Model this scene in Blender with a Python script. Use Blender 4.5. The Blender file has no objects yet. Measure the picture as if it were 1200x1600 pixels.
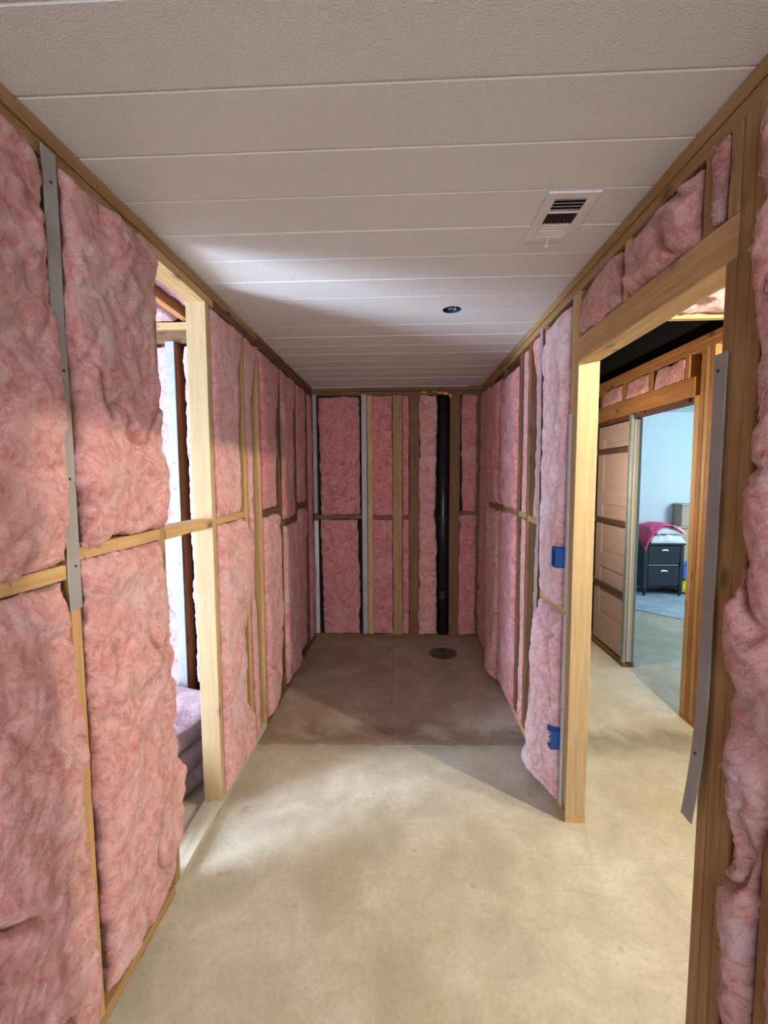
import bpy, bmesh, math, random
import numpy as np
from mathutils import Vector, Matrix
C = bpy.context.scene.collection
random.seed(7)

# ---------------------------------------------------------------- camera, world, lights, exposure
F_PX, PITCH, YAW, ROLL, CAM_H = 688.2, .0785, .042, -.0048, 1.5606
A, B, D, H = .853, .732, 4.18, 2.40            # left wall x=-A, right wall x=B, back wall y=D, ceiling z=H
fw = Vector((-math.sin(YAW)*math.cos(PITCH), math.cos(YAW)*math.cos(PITCH), -math.sin(PITCH)))
r0 = Vector((math.cos(YAW), math.sin(YAW), 0)); u0 = r0.cross(fw)
rr = math.cos(ROLL)*r0 + math.sin(ROLL)*u0; uu = -math.sin(ROLL)*r0 + math.cos(ROLL)*u0
cam_d = bpy.data.cameras.new('camera'); cam = bpy.data.objects.new('camera', cam_d); C.objects.link(cam)
cam_d.sensor_fit = 'VERTICAL'; cam_d.sensor_height = 36; cam_d.lens = F_PX/1600*36
cam_d.clip_start = .05
cam.matrix_world = Matrix(((rr.x, uu.x, -fw.x, 0), (rr.y, uu.y, -fw.y, 0), (rr.z, uu.z, -fw.z, CAM_H), (0, 0, 0, 1)))
bpy.context.scene.camera = cam
sc = bpy.context.scene
sc.view_settings.view_transform = 'Standard'; sc.view_settings.look = 'None'
sc.view_settings.gamma = 1; sc.view_settings.use_curve_mapping = False
sc.view_settings.exposure = 0.06
w = bpy.data.worlds.new('world'); sc.world = w; w.use_nodes = True
w.node_tree.nodes['Background'].inputs[0].default_value = (.80, .86, 1, 1)
w.node_tree.nodes['Background'].inputs[1].default_value = .40

def area(name, loc, target, sx, sy, power, col):
    l = bpy.data.lights.new(name, 'AREA'); l.shape = 'RECTANGLE'; l.size = sx; l.size_y = sy
    l.energy = power; l.color = col
    o = bpy.data.objects.new(name, l); C.objects.link(o); o.location = loc
    o.rotation_euler = (Vector(target)-Vector(loc)).to_track_quat('-Z', 'Y').to_euler()
    return o
def point(name, loc, power, col, rad):
    l = bpy.data.lights.new(name, 'POINT'); l.energy = power; l.color = col; l.shadow_soft_size = rad
    o = bpy.data.objects.new(name, l); C.objects.link(o); o.location = loc
    return o
point('side_room_bulb', (1.72, 1.14, 2.22), 140, (1, .87, .66), .022)       # two bare bulbs of the right-hand room
point('side_room_bulb', (1.76, 1.42, 2.22), 55, (1, .87, .66), .022)
point('side_room_far_fill', (1.12, 3.35, 1.55), 30, (1, .87, .68), .03)  # added unseen fill, brightens the pocket door wall and floor
area('left_room_window', (-2.95, .75, 1.22), (-1.2, 1.8, 1.0), .9, 1.9, 285, (.66, .80, 1))
area('bedroom_window', (4.85, 3.9, 1.8), (3.1, 5.0, .6), 1.3, 1.3, 92, (.72, .88, 1))
area('fill_behind', (.1, -2.6, 1.7), (0, 2, 1.3), 2.2, 1.9, 98, (.95, .96, 1))  # added soft fill behind the camera, no such source seen

# ---------------------------------------------------------------- materials
def mat(name, rough=.6, metal=0, color=(.5, .5, .5)):
    m = bpy.data.materials.new(name); m.use_nodes = True
    b = m.node_tree.nodes['Principled BSDF']
    b.inputs['Base Color'].default_value = (*color, 1); b.inputs['Roughness'].default_value = rough
    b.inputs['Metallic'].default_value = metal
    return m, m.node_tree, b
def node(nt, t, **kw):
    n = nt.nodes.new(t)
    for k, v in kw.items():
        if k in n.inputs: n.inputs[k].default_value = v
        else: setattr(n, k, v)
    return n
def ramp(nt, fac, stops):
    r = nt.nodes.new('ShaderNodeValToRGB'); nt.links.new(fac, r.inputs[0])
    e = r.color_ramp.elements
    while len(e) < len(stops): e.new(.5)
    for i, (p, c) in enumerate(stops): e[i].position = p; e[i].color = (*c, 1)
    return r.outputs[0]
def noise(nt, vec, scale, detail=4, rough=.55, dist=0):
    n = node(nt, 'ShaderNodeTexNoise', Scale=scale, Detail=detail, Roughness=rough, Distortion=dist)
    if vec is not None: nt.links.new(vec, n.inputs['Vector'])
    return n.outputs['Fac']
def mix(nt, fac, a, b, mode='MIX'):
    m = nt.nodes.new('ShaderNodeMix'); m.data_type = 'RGBA'; m.blend_type = mode
    for s, v in ((0, fac), (6, a), (7, b)):
        if hasattr(v, 'is_linked'): nt.links.new(v, m.inputs[s])
        else: m.inputs[s].default_value = v if s == 0 else (*v, 1)
    return m.outputs[2]
def bump(nt, bsdf, fac, strength, dist, prev=None):
    b = node(nt, 'ShaderNodeBump', Strength=strength, Distance=dist)
    nt.links.new(fac, b.inputs['Height'])
    if prev is not None: nt.links.new(prev, b.inputs['Normal'])
    nt.links.new(b.outputs[0], bsdf.inputs['Normal'])
    return b.outputs[0]
def coords(nt, scale=(1, 1, 1), rnd=True):
    tc = nt.nodes.new('ShaderNodeTexCoord'); mp = nt.nodes.new('ShaderNodeMapping')
    mp.inputs['Scale'].default_value = scale
    src = tc.outputs['Object']
    if rnd:
        oi = nt.nodes.new('ShaderNodeObjectInfo'); v = nt.nodes.new('ShaderNodeVectorMath'); v.operation = 'MULTIPLY_ADD'
        cx = nt.nodes.new('ShaderNodeCombineXYZ')
        for i in range(3): nt.links.new(oi.outputs['Random'], cx.inputs[i])
        nt.links.new(cx.outputs[0], v.inputs[0]); v.inputs[1].default_value = (37, 53, 71)
        nt.links.new(src, v.inputs[2]); src = v.outputs[0]
    nt.links.new(src, mp.inputs[0])
    return mp.outputs[0], src

def wood(name, axis, dark, mid, light, rough=.7):
    m, nt, b = mat('%s_%s' % (name, 'xyz'[axis]), rough)
    s = [26, 26, 26]; s[axis] = 1.3
    v, raw = coords(nt, s)
    grain = noise(nt, v, 1.0, 6, .6, 1.6)
    fine = noise(nt, v, 5.0, 3, .6, .2)
    g = mix(nt, .35, grain, fine)
    col = ramp(nt, g, [(.30, dark), (.48, mid), (.68, light)])
    sk = [9, 9, 9]; sk[axis] = 5
    mp = node(nt, 'ShaderNodeMapping'); mp.inputs['Scale'].default_value = sk; nt.links.new(raw, mp.inputs[0])
    vo = node(nt, 'ShaderNodeTexVoronoi', Scale=.95); nt.links.new(mp.outputs[0], vo.inputs['Vector'])
    kn = ramp(nt, vo.outputs['Distance'], [(.06, (1, 1, 1)), (.19, (0, 0, 0))])
    col = mix(nt, kn, col, tuple(c*.42 for c in dark))
    blot = noise(nt, raw, 3.0, 3)
    col = mix(nt, ramp(nt, blot, [(.35, (.35,)*3), (.7, (0, 0, 0))]), col, dark, 'MIX')
    nt.links.new(col, b.inputs['Base Color'])
    bump(nt, b, g, .35, .0015)
    return m
def wood3(name, *a): return [wood(name, i, *a) for i in range(3)]
W_AGED = wood3('aged_pine', (.24, .13, .045), (.38, .225, .095), (.51, .33, .16))
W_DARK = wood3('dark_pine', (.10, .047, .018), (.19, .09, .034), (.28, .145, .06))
W_PALE = wood3('pale_spruce', (.36, .24, .115), (.47, .33, .175), (.56, .41, .24))
W_CLEAN = wood3('fresh_pine', (.40, .23, .09), (.56, .35, .155), (.68, .46, .24))
W_ORANGE = wood3('orange_fir', (.28, .10, .03), (.46, .19, .06), (.58, .28, .105))
W_JOIST = wood3('joist_fir', (.50, .20, .07), (.70, .32, .12), (.80, .44, .19))  # orange fir lightened, the light it lacks put into the colour
W_GREY = wood3('pale_grey_plate', (.32, .29, .22), (.48, .44, .34), (.60, .56, .45))  # pale grey wood tone

def ridged(nt, vec, scale, detail, dist):
    n = node(nt, 'ShaderNodeTexNoise', Scale=scale, Detail=detail, Distortion=dist); n.noise_type = 'RIDGED_MULTIFRACTAL'
    n.normalize = True
    nt.links.new(vec, n.inputs['Vector']); return n.outputs['Fac']
def fibre(name, c_deep, c_mid, c_light, c_pale):
    m, nt, b = mat(name, 1.0)
    v, raw = coords(nt, (1, 1, 1))
    big = noise(nt, raw, 3.2, 5, .6, .8)
    fib = noise(nt, raw, 15, 8, .72, 1.6)
    wisp = noise(nt, raw, 24, 7, .66, 2.6)
    fine = noise(nt, raw, 330, 3, .7, .5)
    col = ramp(nt, fib, [(.34, c_deep), (.47, c_mid), (.63, c_light)])
    col = mix(nt, ramp(nt, wisp, [(.52, (0, 0, 0)), (.72, (.50,)*3)]), col, c_pale)
    col = mix(nt, ramp(nt, big, [(.54, (0, 0, 0)), (.72, (.80,)*3)]), col, c_pale)
    b2 = noise(nt, raw, 7, 5, .6, 1.2)
    col = mix(nt, ramp(nt, b2, [(.30, (.55,)*3), (.45, (0, 0, 0))]), col, c_deep)
    vein = noise(nt, raw, 7.5, 7, .62, 1.1)                 # thin veins of deeper pink at random
    col = mix(nt, ramp(nt, vein, [(.478, (0, 0, 0)), (.497, (.55,)*3), (.516, (0, 0, 0))]), col, tuple(c*k_ for c, k_ in zip(c_deep, (.86, .7, .62))))
    warm = noise(nt, raw, 10, 5, .6, 1.0)
    col = mix(nt, ramp(nt, warm, [(.58, (0, 0, 0)), (.72, (.55,)*3)]), col, (c_mid[0]*.92, c_mid[1]*.72, c_mid[2]*.58))
    white = noise(nt, raw, 19, 8, .74, 1.9)
    col = mix(nt, ramp(nt, white, [(.54, (0, 0, 0)), (.68, (.7,)*3)]), col, tuple(min(.92, c*1.10) for c in c_pale))
    col = mix(nt, ramp(nt, fine, [(.32, (.28,)*3), (.6, (0, 0, 0))]), col, tuple(c*.5 for c in c_deep))
    nt.links.new(col, b.inputs['Base Color'])
    b.inputs['Sheen Weight'].default_value = .3
    b.inputs['Sheen Roughness'].default_value = .6
    b.inputs['Specular IOR Level'].default_value = .05
    b.inputs['Subsurface Weight'].default_value = .35
    b.inputs['Subsurface Radius'].default_value = (1, .35, .35)
    b.inputs['Subsurface Scale'].default_value = .009
    n0 = bump(nt, b, noise(nt, raw, 13, 6, .62, 1.3), .55, .024)
    n1 = bump(nt, b, noise(nt, raw, 46, 6, .70, 1.6), .65, .008, n0)
    bump(nt, b, fine, .9, .0035, n1)
    return m
PINK = fibre('pink_fibreglass', (.60, .20, .195), (.80, .385, .37), (.90, .545, .52), (.84, .66, .73))  # pale patches are real, their lavender tint is daylight in the colour
PINK_SHADED = fibre('deep_pink_fibreglass', (.48, .12, .135), (.70, .255, .26), (.80, .39, .385), (.78, .50, .53))  # far bays: dimness and warm bounce put into the colour
BUNDLE_LIT = fibre('lit_bundle_fibreglass', (.74, .34, .44), (.88, .60, .68), (.92, .76, .82), (.93, .86, .92))  # whitened copy, window brightness on the bundle put into the colour
PINK_LIT = fibre('lit_pink_fibreglass', (.66, .22, .26), (.84, .50, .52), (.90, .68, .70), (.90, .80, .88))  # paler copy for lit batts, the light put into the colour

def flat(name, col, rough=.5, metal=0, var=.12, scale=20, bmp=0, bscale=200):
    m, nt, b = mat(name, rough, metal)
    v, raw = coords(nt)
    n = noise(nt, raw, scale, 4)
    nt.links.new(ramp(nt, n, [(.3, tuple(c*(1-var) for c in col)), (.7, tuple(min(1, c*(1+var)) for c in col))]), b.inputs['Base Color'])
    if bmp: bump(nt, b, noise(nt, raw, bscale, 2), bmp, .002)
    return m
STEEL = flat('galvanised_steel', (.36, .36, .355), .55, .25, .10, 9)
STEEL_B = flat('bright_steel', (.62, .64, .64), .45, .2, .08, 9)
SCREW = flat('screw', (.05, .045, .04), .5, .6)
BLUE = flat('blue_plastic', (.008, .085, .36), .35, 0, .1)
BLACK = flat('black_abs', (.012, .014, .018), .32, 0, .2)
DARKBOARD = flat('dark_sheathing', (.010, .009, .008), .95, 0, .3)  # near-black, shade of voids and stud gaps put into the colour
FOAM = flat('expanding_foam', (.75, .38, .10), .8, 0, .25, 60, .6, 120)
PAINT = flat('ceiling_paint', (.75, .73, .72), .75, 0, .025, 130, .9, 230)
GROOVE = flat('ceiling_caulk', (.77, .75, .74), .8, 0, .03)
VENTW = flat('vent_enamel', (.74, .71, .70), .45, 0, .02)
WALLBLUE = flat('pale_blue_wall', (.66, .80, .86), .8, 0, .02, 3)  # one even pale blue tone
NAVY = flat('black_lacquer', (.018, .022, .035), .35, 0, .15)
CHROME = flat('brushed_nickel', (.75, .76, .78), .25, .9, .03)
HOTPINK = flat('hot_pink_cotton', (.95, .13, .27), .9, 0, .12, 14)
WHITEC = flat('white_cotton', (.80, .84, .88), .9, 0, .04, 14)
CARD = flat('beige_card', (.48, .42, .33), .9, 0, .05)
CARDW = flat('brown_card', (.55, .42, .28), .9, 0, .08)
DOORP = flat('pink_lit_primed_door', (.56, .38, .33), .7, 0, .03, 6)  # primer tinted, pinkish room light put into the colour
DOOREDGE = flat('cream_door_edge', (.62, .55, .44), .6, 0, .03, 6)
SLATB = flat('brown_steel_slat', (.14, .07, .05), .6, .1, .1)
YELL = flat('yellow_plastic', (.75, .62, .02), .45, 0, .1)
BLUEP = flat('blue_bin_plastic', (.02, .16, .60), .4, 0, .1)
TWINE = flat('yellow_twine', (.75, .45, .12), .8)
WIREC = flat('copper_wire', (.70, .50, .20), .4, .3)
RUG = flat('blue_grey_rug', (.36, .46, .52), .95, 0, .18, 6)

def concrete(name, base, rusty, lightc, rust_amt):
    m, nt, b = mat(name, .62)
    v, raw = coords(nt, rnd=False)
    a1 = noise(nt, raw, 1.1, 6, .6, .4); a2 = noise(nt, raw, 4.5, 8, .65, .5); a3 = noise(nt, raw, 60, 4, .6)
    col = ramp(nt, a2, [(.3, tuple(c*.80 for c in base)), (.5, base), (.72, lightc)])
    col = mix(nt, ramp(nt, a1, [(.48, (0, 0, 0)), (.66, (rust_amt,)*3)]), col, rusty)
    col = mix(nt, ramp(nt, a3, [(.35, (.25,)*3), (.55, (0, 0, 0))]), col, tuple(c*.55 for c in base))
    sp = noise(nt, raw, 9, 2, .4)
    col = mix(nt, ramp(nt, sp, [(.715, (0, 0, 0)), (.74, (.35,)*3)]), col, tuple(c*.45 for c in base))
    sx = nt.nodes.new('ShaderNodeSeparateXYZ'); nt.links.new(raw, sx.inputs[0])      # dirt along the old slab joint
    m1 = node(nt, 'ShaderNodeMath', operation='MULTIPLY_ADD'); nt.links.new(a2, m1.inputs[0]); m1.inputs[1].default_value = .55; nt.links.new(sx.outputs[1], m1.inputs[2])
    m2 = node(nt, 'ShaderNodeMath', operation='SUBTRACT'); nt.links.new(m1.outputs[0], m2.inputs[0]); m2.inputs[1].default_value = 2.80
    m3 = node(nt, 'ShaderNodeMath', operation='ABSOLUTE'); nt.links.new(m2.outputs[0], m3.inputs[0])
    col = mix(nt, ramp(nt, m3.outputs[0], [(.0, (.62,)*3), (.05, (.45,)*3), (.17, (0, 0, 0))]), col, tuple(c*.42 for c in rusty))
    nt.links.new(col, b.inputs['Base Color'])
    rg = nt.nodes.new('ShaderNodeMapRange'); nt.links.new(a2, rg.inputs[0]); rg.inputs[3].default_value = .45; rg.inputs[4].default_value = .8
    nt.links.new(rg.outputs[0], b.inputs['Roughness'])
    n1 = bump(nt, b, a2, .25, .006)
    bump(nt, b, a3, .25, .002, n1)
    return m
CONC = concrete('concrete', (.47, .435, .345), (.37, .30, .19), (.60, .575, .49), .6)
CONC_OLD = concrete('old_stained_concrete', (.39, .32, .24), (.29, .17, .105), (.50, .45, .36), .75)
CONC_OLD2 = concrete('old_grey_concrete', (.40, .33, .265), (.30, .18, .12), (.52, .46, .40), .7)
STAIN = flat('damp_stain', (.10, .085, .07), .45, 0, .2, 30)

# ---------------------------------------------------------------- mesh helpers
def link(name, me, m=None, parent=None):
    o = bpy.data.objects.new(name, me); C.objects.link(o)
    if m is not None and me is not None: me.materials.append(m)
    if parent is not None: o.parent = parent
    return o
def tag(o, label=None, cat=None, group=None, kind=None):
    if label: o['label'] = label
    if cat: o['category'] = cat
    if group: o['group'] = group
    if kind: o['kind'] = kind
    return o
def root(name, loc, label, cat, group=None, kind=None):
    o = bpy.data.objects.new(name, None); C.objects.link(o); o.location = loc; o.empty_display_size = .1
    bpy.context.view_layer.update()
    return tag(o, label, cat, group, kind)
def off(parent): return Vector(parent.location) if parent is not None else Vector((0, 0, 0))

def chamfer_box(bm, lo, hi, c=.002):
    lo = Vector(lo); hi = Vector(hi); ctr = (lo+hi)/2; h = (hi-lo)/2
    c = min(c, min(h)*.45)
    vs = {}
    for sx in (-1, 1):
        for sy in (-1, 1):
            for sz in (-1, 1):
                s = (sx, sy, sz)
                for ax in range(3):
                    p = [s[i]*(h[i]-(c if i != ax else 0)) for i in range(3)]
                    vs[s, ax] = bm.verts.new(ctr+Vector(p))
    for ax in range(3):
        o1, o2 = [(1, 2), (2, 0), (0, 1)][ax]
        for s in (-1, 1):
            q = []
            for (a, b_) in ((-1, -1), (1, -1), (1, 1), (-1, 1)):
                k = [0, 0, 0]; k[ax] = s; k[o1] = a; k[o2] = b_; q.append(vs[tuple(k), ax])
            if s < 0: q.reverse()
            bm.faces.new(q)
    for ax in range(3):                                   # edge chamfers along axis ax
        o1, o2 = [(1, 2), (2, 0), (0, 1)][ax]
        for a in (-1, 1):
            for b_ in (-1, 1):
                k0 = [0, 0, 0]; k0[ax] = -1; k0[o1] = a; k0[o2] = b_; k1 = list(k0); k1[ax] = 1
                k0 = tuple(k0); k1 = tuple(k1)
                q = [vs[k0, o1], vs[k1, o1], vs[k1, o2], vs[k0, o2]]
                if a*b_ > 0: q.reverse()
                bm.faces.new(q)
    for s in [(x, y, z) for x in (-1, 1) for y in (-1, 1) for z in (-1, 1)]:
        q = [vs[s, 0], vs[s, 1], vs[s, 2]]
        if s[0]*s[1]*s[2] < 0: q.reverse()
        bm.faces.new(q)

def tomesh(bm, name, smooth=False):
    bmesh.ops.recalc_face_normals(bm, faces=bm.faces)
    me = bpy.data.meshes.new(name); bm.to_mesh(me); bm.free()
    if smooth:
        for p in me.polygons: p.use_smooth = True
    return me
def box(name, lo, hi, m, parent=None, c=.002):
    """one box as one object, its own origin in its centre"""
    lo = Vector([min(a, b_) for a, b_ in zip(lo, hi)]), Vector([max(a, b_) for a, b_ in zip(lo, hi)])
    lo, hi = lo
    ctr = (lo+hi)/2
    bm = bmesh.new(); chamfer_box(bm, lo-ctr, hi-ctr, c)
    if isinstance(m, list):
        d = hi-lo; m = m[max(range(3), key=lambda i: d[i])]
    o = link(name, tomesh(bm, name), m, parent); o.location = ctr-off(parent)
    return o
def beam(name, lo, hi, m, parent, c=.0025):
    """a board: subdivided along its length with a slight bow and twist, so no two edges are ruler-straight"""
    lo, hi = Vector([min(a, b_) for a, b_ in zip(lo, hi)]), Vector([max(a, b_) for a, b_ in zip(lo, hi)])
    ctr = (lo+hi)/2; d = hi-lo; ax = max(range(3), key=lambda i: d[i])
    if isinstance(m, list): m = m[ax]
    o1, o2 = [(1, 2), (2, 0), (0, 1)][ax]
    n = 8; bm = bmesh.new(); rings = []
    ph = random.random()*6; a1 = random.uniform(-.0018, .0018); a2 = random.uniform(-.0018, .0018)
    h1, h2 = d[o1]/2, d[o2]/2; c = min(c, h1*.4, h2*.4)
    prof = [(-h1+c, -h2), (h1-c, -h2), (h1, -h2+c), (h1, h2-c), (h1-c, h2), (-h1+c, h2), (-h1, h2-c), (-h1, -h2+c)]
    for i in range(n+1):
        t = i/n; k = math.sin(t*math.pi)
        ring = []
        for (p, q) in prof:
            v = [0, 0, 0]; v[ax] = -d[ax]/2+d[ax]*t
            v[o1] = p+a1*k+.0006*math.sin(t*9+ph); v[o2] = q+a2*k+.0006*math.sin(t*7+ph*2)
            ring.append(bm.verts.new(v))
        rings.append(ring)
    for i in range(n):
        for j in range(8):
            bm.faces.new([rings[i][j], rings[i][(j+1) % 8], rings[i+1][(j+1) % 8], rings[i+1][j]])
    bm.faces.new(rings[0][::-1]); bm.faces.new(rings[-1])
    o = link(name, tomesh(bm, name), m, parent); o.location = ctr-off(parent)
    return o
def cyl(bm, p0, p1, r0_, r1_=None, seg=16, cap=True):
    p0 = Vector(p0); p1 = Vector(p1); r1_ = r0_ if r1_ is None else r1_
    z = (p1-p0).normalized(); x = z.orthogonal().normalized(); y = z.cross(x)
    A_, B_ = [], []
    for i in range(seg):
        a = 2*math.pi*i/seg; d = math.cos(a)*x+math.sin(a)*y
        A_.append(bm.verts.new(p0+d*r0_)); B_.append(bm.verts.new(p1+d*r1_))
    for i in range(seg): bm.faces.new([A_[i], A_[(i+1) % seg], B_[(i+1) % seg], B_[i]])
    if cap: bm.faces.new(A_[::-1]); bm.faces.new(B_)
def tube(bm, pts, r, seg=6):
    prev = None; pts = [Vector(p) for p in pts]
    for i, p in enumerate(pts):
        t = (pts[min(i+1, len(pts)-1)]-pts[max(i-1, 0)]).normalized()
        x = t.cross(Vector((.31, .2, .9))).normalized(); y = t.cross(x)
        ring = [bm.verts.new(p+(math.cos(2*math.pi*k/seg)*x+math.sin(2*math.pi*k/seg)*y)*r) for k in range(seg)]
        if prev: 
            for k in range(seg): bm.faces.new([prev[k], prev[(k+1) % seg], ring[(k+1) % seg], ring[k]])
        prev = ring
def prism(bm, pts, axis, a0, a1):
    """polygon pts in the two other axes, extruded along axis"""
    o1, o2 = [(1, 2), (2, 0), (0, 1)][axis]
    L0, L1 = [], []
    for (p, q) in pts:
        v = [0, 0, 0]; v[o1] = p; v[o2] = q
        v[axis] = a0; L0.append(bm.verts.new(v)); v[axis] = a1; L1.append(bm.verts.new(v))
    n = len(pts)
    for i in range(n): bm.faces.new([L0[i], L0[(i+1) % n], L1[(i+1) % n], L1[i]])
    bm.faces.new(L0[::-1]); bm.faces.new(L1)

# ---------------------------------------------------------------- vectorised value noise for the batts
_rs = np.random.RandomState(3); _perm = _rs.permutation(512); _val = _rs.rand(512)*2-1
def vn(x, y, seed=0):
    xi = np.floor(x).astype(int); yi = np.floor(y).astype(int); xf = x-xi; yf = y-yi
    sx = xf*xf*xf*(xf*(xf*6-15)+10); sy = yf*yf*yf*(yf*(yf*6-15)+10)
    def h(i, j): return _val[(_perm[(_perm[(i+seed*17) % 512]+j) % 512]+seed*31) % 512]
    return (h(xi, yi)*(1-sx)+h(xi+1, yi)*sx)*(1-sy)+(h(xi, yi+1)*(1-sx)+h(xi+1, yi+1)*sx)*sy
def fbm(x, y, seed, oct=4, g=.5):
    s = 0; a = 1; t = 0
    for i in range(oct): s = s+a*vn(x*2**i, y*2**i, seed+i); t += a; a *= g
    return s/t
WALLS = {'left': (Vector((-A, 0, 0)), Vector((0, 1, 0)), Vector((0, 0, 1)), Vector((1, 0, 0))),
         'right': (Vector((B, 0, 0)), Vector((0, 1, 0)), Vector((0, 0, 1)), Vector((-1, 0, 0))),
         'back': (Vector((0, D, 0)), Vector((1, 0, 0)), Vector((0, 0, 1)), Vector((0, -1, 0)))}
_batt_n = [0]
def batt(frame, cav, vr, label, group, m=None, el=None, er=None, puff=.018, crease=.016, rag=.010, d=.009,
         tufts=30, vert=1.0, bulge=None, back=-.08, ragv=None, flatness=.0, name='insulation_batt', cat='insulation'):
    """a torn-edged fibreglass batt in the stud bay cav=(u0,u1), between heights vr; el/er: [(v,u)...] edge lines"""
    o_, U_, V_, N_ = WALLS[frame] if isinstance(frame, str) else frame
    _batt_n[0] += 1; sd = _batt_n[0]*7
    u0_, u1_ = cav; v0, v1 = vr
    nu = max(8, int((u1_-u0_)/d)); nv = max(8, int((v1-v0)/d))
    s = np.linspace(0, 1, nu+1)[None, :]; v = np.linspace(v0, v1, nv+1)[:, None]
    def edge(pts, dflt):
        if pts is None: return np.full_like(v, dflt)
        pts = sorted(pts); return np.interp(v, [p[0] for p in pts], [p[1] for p in pts])
    rag *= 1.5
    if frame == 'back': crease *= 1.9
    L = edge(el, u0_)+rag*fbm(v*9, v*0+sd, sd, 5, .7); R = edge(er, u1_)+rag*fbm(v*9, v*0+sd+50, sd+3, 5, .7)
    U = L+(R-L)*s
    rv = rag*.9 if ragv is None else ragv
    tb = rv*fbm(U*11, U*0+sd+9, sd+11, 5, .7); tt = rv*fbm(U*11, U*0+sd+19, sd+17, 5, .7)
    q = (v-v0)/(v1-v0)
    V = v+tb*(1-q)**3+tt*q**3
    # relief: swollen profile, soft lumps with sharp creases between them, fine crinkle
    wx = .10*fbm(U*5, V*4, sd+21, 3); wy = .10*fbm(U*5+7, V*4, sd+23, 3)
    x, y = (U+wx), (V*vert+wy)
    lum = np.abs(fbm(x*4.4, y*4.6, sd+25, 3))**.8
    lum2 = np.abs(fbm(x*13+wy*20, y*13, sd+27, 3))**.85
    line = fbm(x*3.4+5, y*2.6, sd+37, 2); lm = np.clip(fbm(U*4+3, V*3, sd+39, 2)*2.4+.42, 0, 1)
    deep = np.exp(-(line/.045)**2)*lm
    cr = fbm(x*45, y*40, sd+29, 3, .6)
    eu = np.minimum(U-L, R-U); ev = np.minimum(q, 1-q)*(v1-v0)
    prof = (1-np.exp(-np.maximum(eu, 0)/.012))*(1-np.exp(-ev/.012))
    hgt = .002+prof*(puff*(1-flatness)+crease*(lum*1.55-.3)+crease*.36*lum2-crease*1.25*deep)+.0024*cr*prof**.3
    hgt = hgt+prof*.010*fbm(U*2.2, V*1.6, sd+33, 2)
    if bulge is not None:
        for (bu, bv, ru, rv_, amp) in bulge: hgt = hgt+amp*np.exp(-((U-bu)/ru)**2-((V-bv)/rv_)**2)
    hgt = np.maximum(hgt, .0012*(1 if True else 0))
    co = []; faces = []
    ou = np.array([o_.x, o_.y, o_.z]); au = np.array(U_); av = np.array(V_); an = np.array(N_)
    P = ou+U[..., None]*au+V[..., None]*av+hgt[..., None]*an
    n1_, n2_ = nu+1, nv+1
    idx = np.arange(n1_*n2_).reshape(n2_, n1_)
    co = P.reshape(-1, 3)
    f = np.stack([idx[:-1, :-1], idx[:-1, 1:], idx[1:, 1:], idx[1:, :-1]], -1).reshape(-1, 4)
    # skirt
    per = np.concatenate([idx[0, :], idx[1:, -1], idx[-1, -2::-1], idx[-2:0:-1, 0]])
    pu = U.reshape(-1)[per]; pv = V.reshape(-1)[per]
    cu = np.clip(pu, u0_+.002, u1_-.002)
    cu2 = cu+(((u0_+u1_)/2)-cu)*.03
    cv = np.clip(pv, v0, v1)
    rings = [(pu, pv, np.full_like(pu, .0008)), (cu, cv, np.full_like(pu, .0004)), (cu2, cv, np.full_like(pu, back))]
    prev = per; base = len(co); allco = [co]
    fl = [f]
    for (a_, b_, c_) in rings:
        ring = ou+a_[:, None]*au+b_[:, None]*av+c_[:, None]*an
        ids = base+np.arange(len(per)); base += len(per); allco.append(ring)
        nx = np.roll(ids, -1); px = np.roll(prev, -1)
        fl.append(np.stack([prev, ids, nx, px], -1)); prev = ids
    co = np.concatenate(allco); f = np.concatenate(fl)
    if U_.cross(V_).dot(N_) < 0: f = f[:, ::-1]
    verts = [tuple(p) for p in co]; faces = [tuple(int(i) for i in q_) for q_ in f]
    # loose fibre tufts around the torn edge
    rnd = random.Random(sd); np_ = len(per)
    for k in range(tufts):
        i = rnd.randrange(np_); p = Vector(co[per[i]]); uc = pu[i]; vc = pv[i]
        out = Vector(U_)*((1 if uc > (u0_+u1_)/2 else -1)*rnd.uniform(.1, 1) if abs(uc-(u0_+u1_)/2) > (u1_-u0_)*.40 else rnd.uniform(-.4, .4))
        if abs(vc-(v0+v1)/2) > (v1-v0)*.47: out += Vector(V_)*(1 if vc > (v0+v1)/2 else -1)
        out += Vector(N_)*rnd.uniform(.1, .9)+Vector(V_)*rnd.uniform(-.6, .6)
        out.normalize(); side = out.cross(Vector(N_)+Vector(V_)*.3).normalized()
        ln = rnd.uniform(.006, .020); wd = rnd.uniform(.0006, .0022); pp = p-out*.004; curl = Vector((rnd.uniform(-1, 1), rnd.uniform(-1, 1), rnd.uniform(-1, 1)))*.5
        pr = None
        for j in range(4):
            wj = wd*(1-j/3.3)
            a_ = len(verts); verts.append(tuple(pp-side*wj)); verts.append(tuple(pp+side*wj))
            if pr is not None: faces.append((pr, pr+1, a_+1, a_))
            pr = a_; pp = pp+(out+curl*(j/3)).normalized()*ln/3
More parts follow.
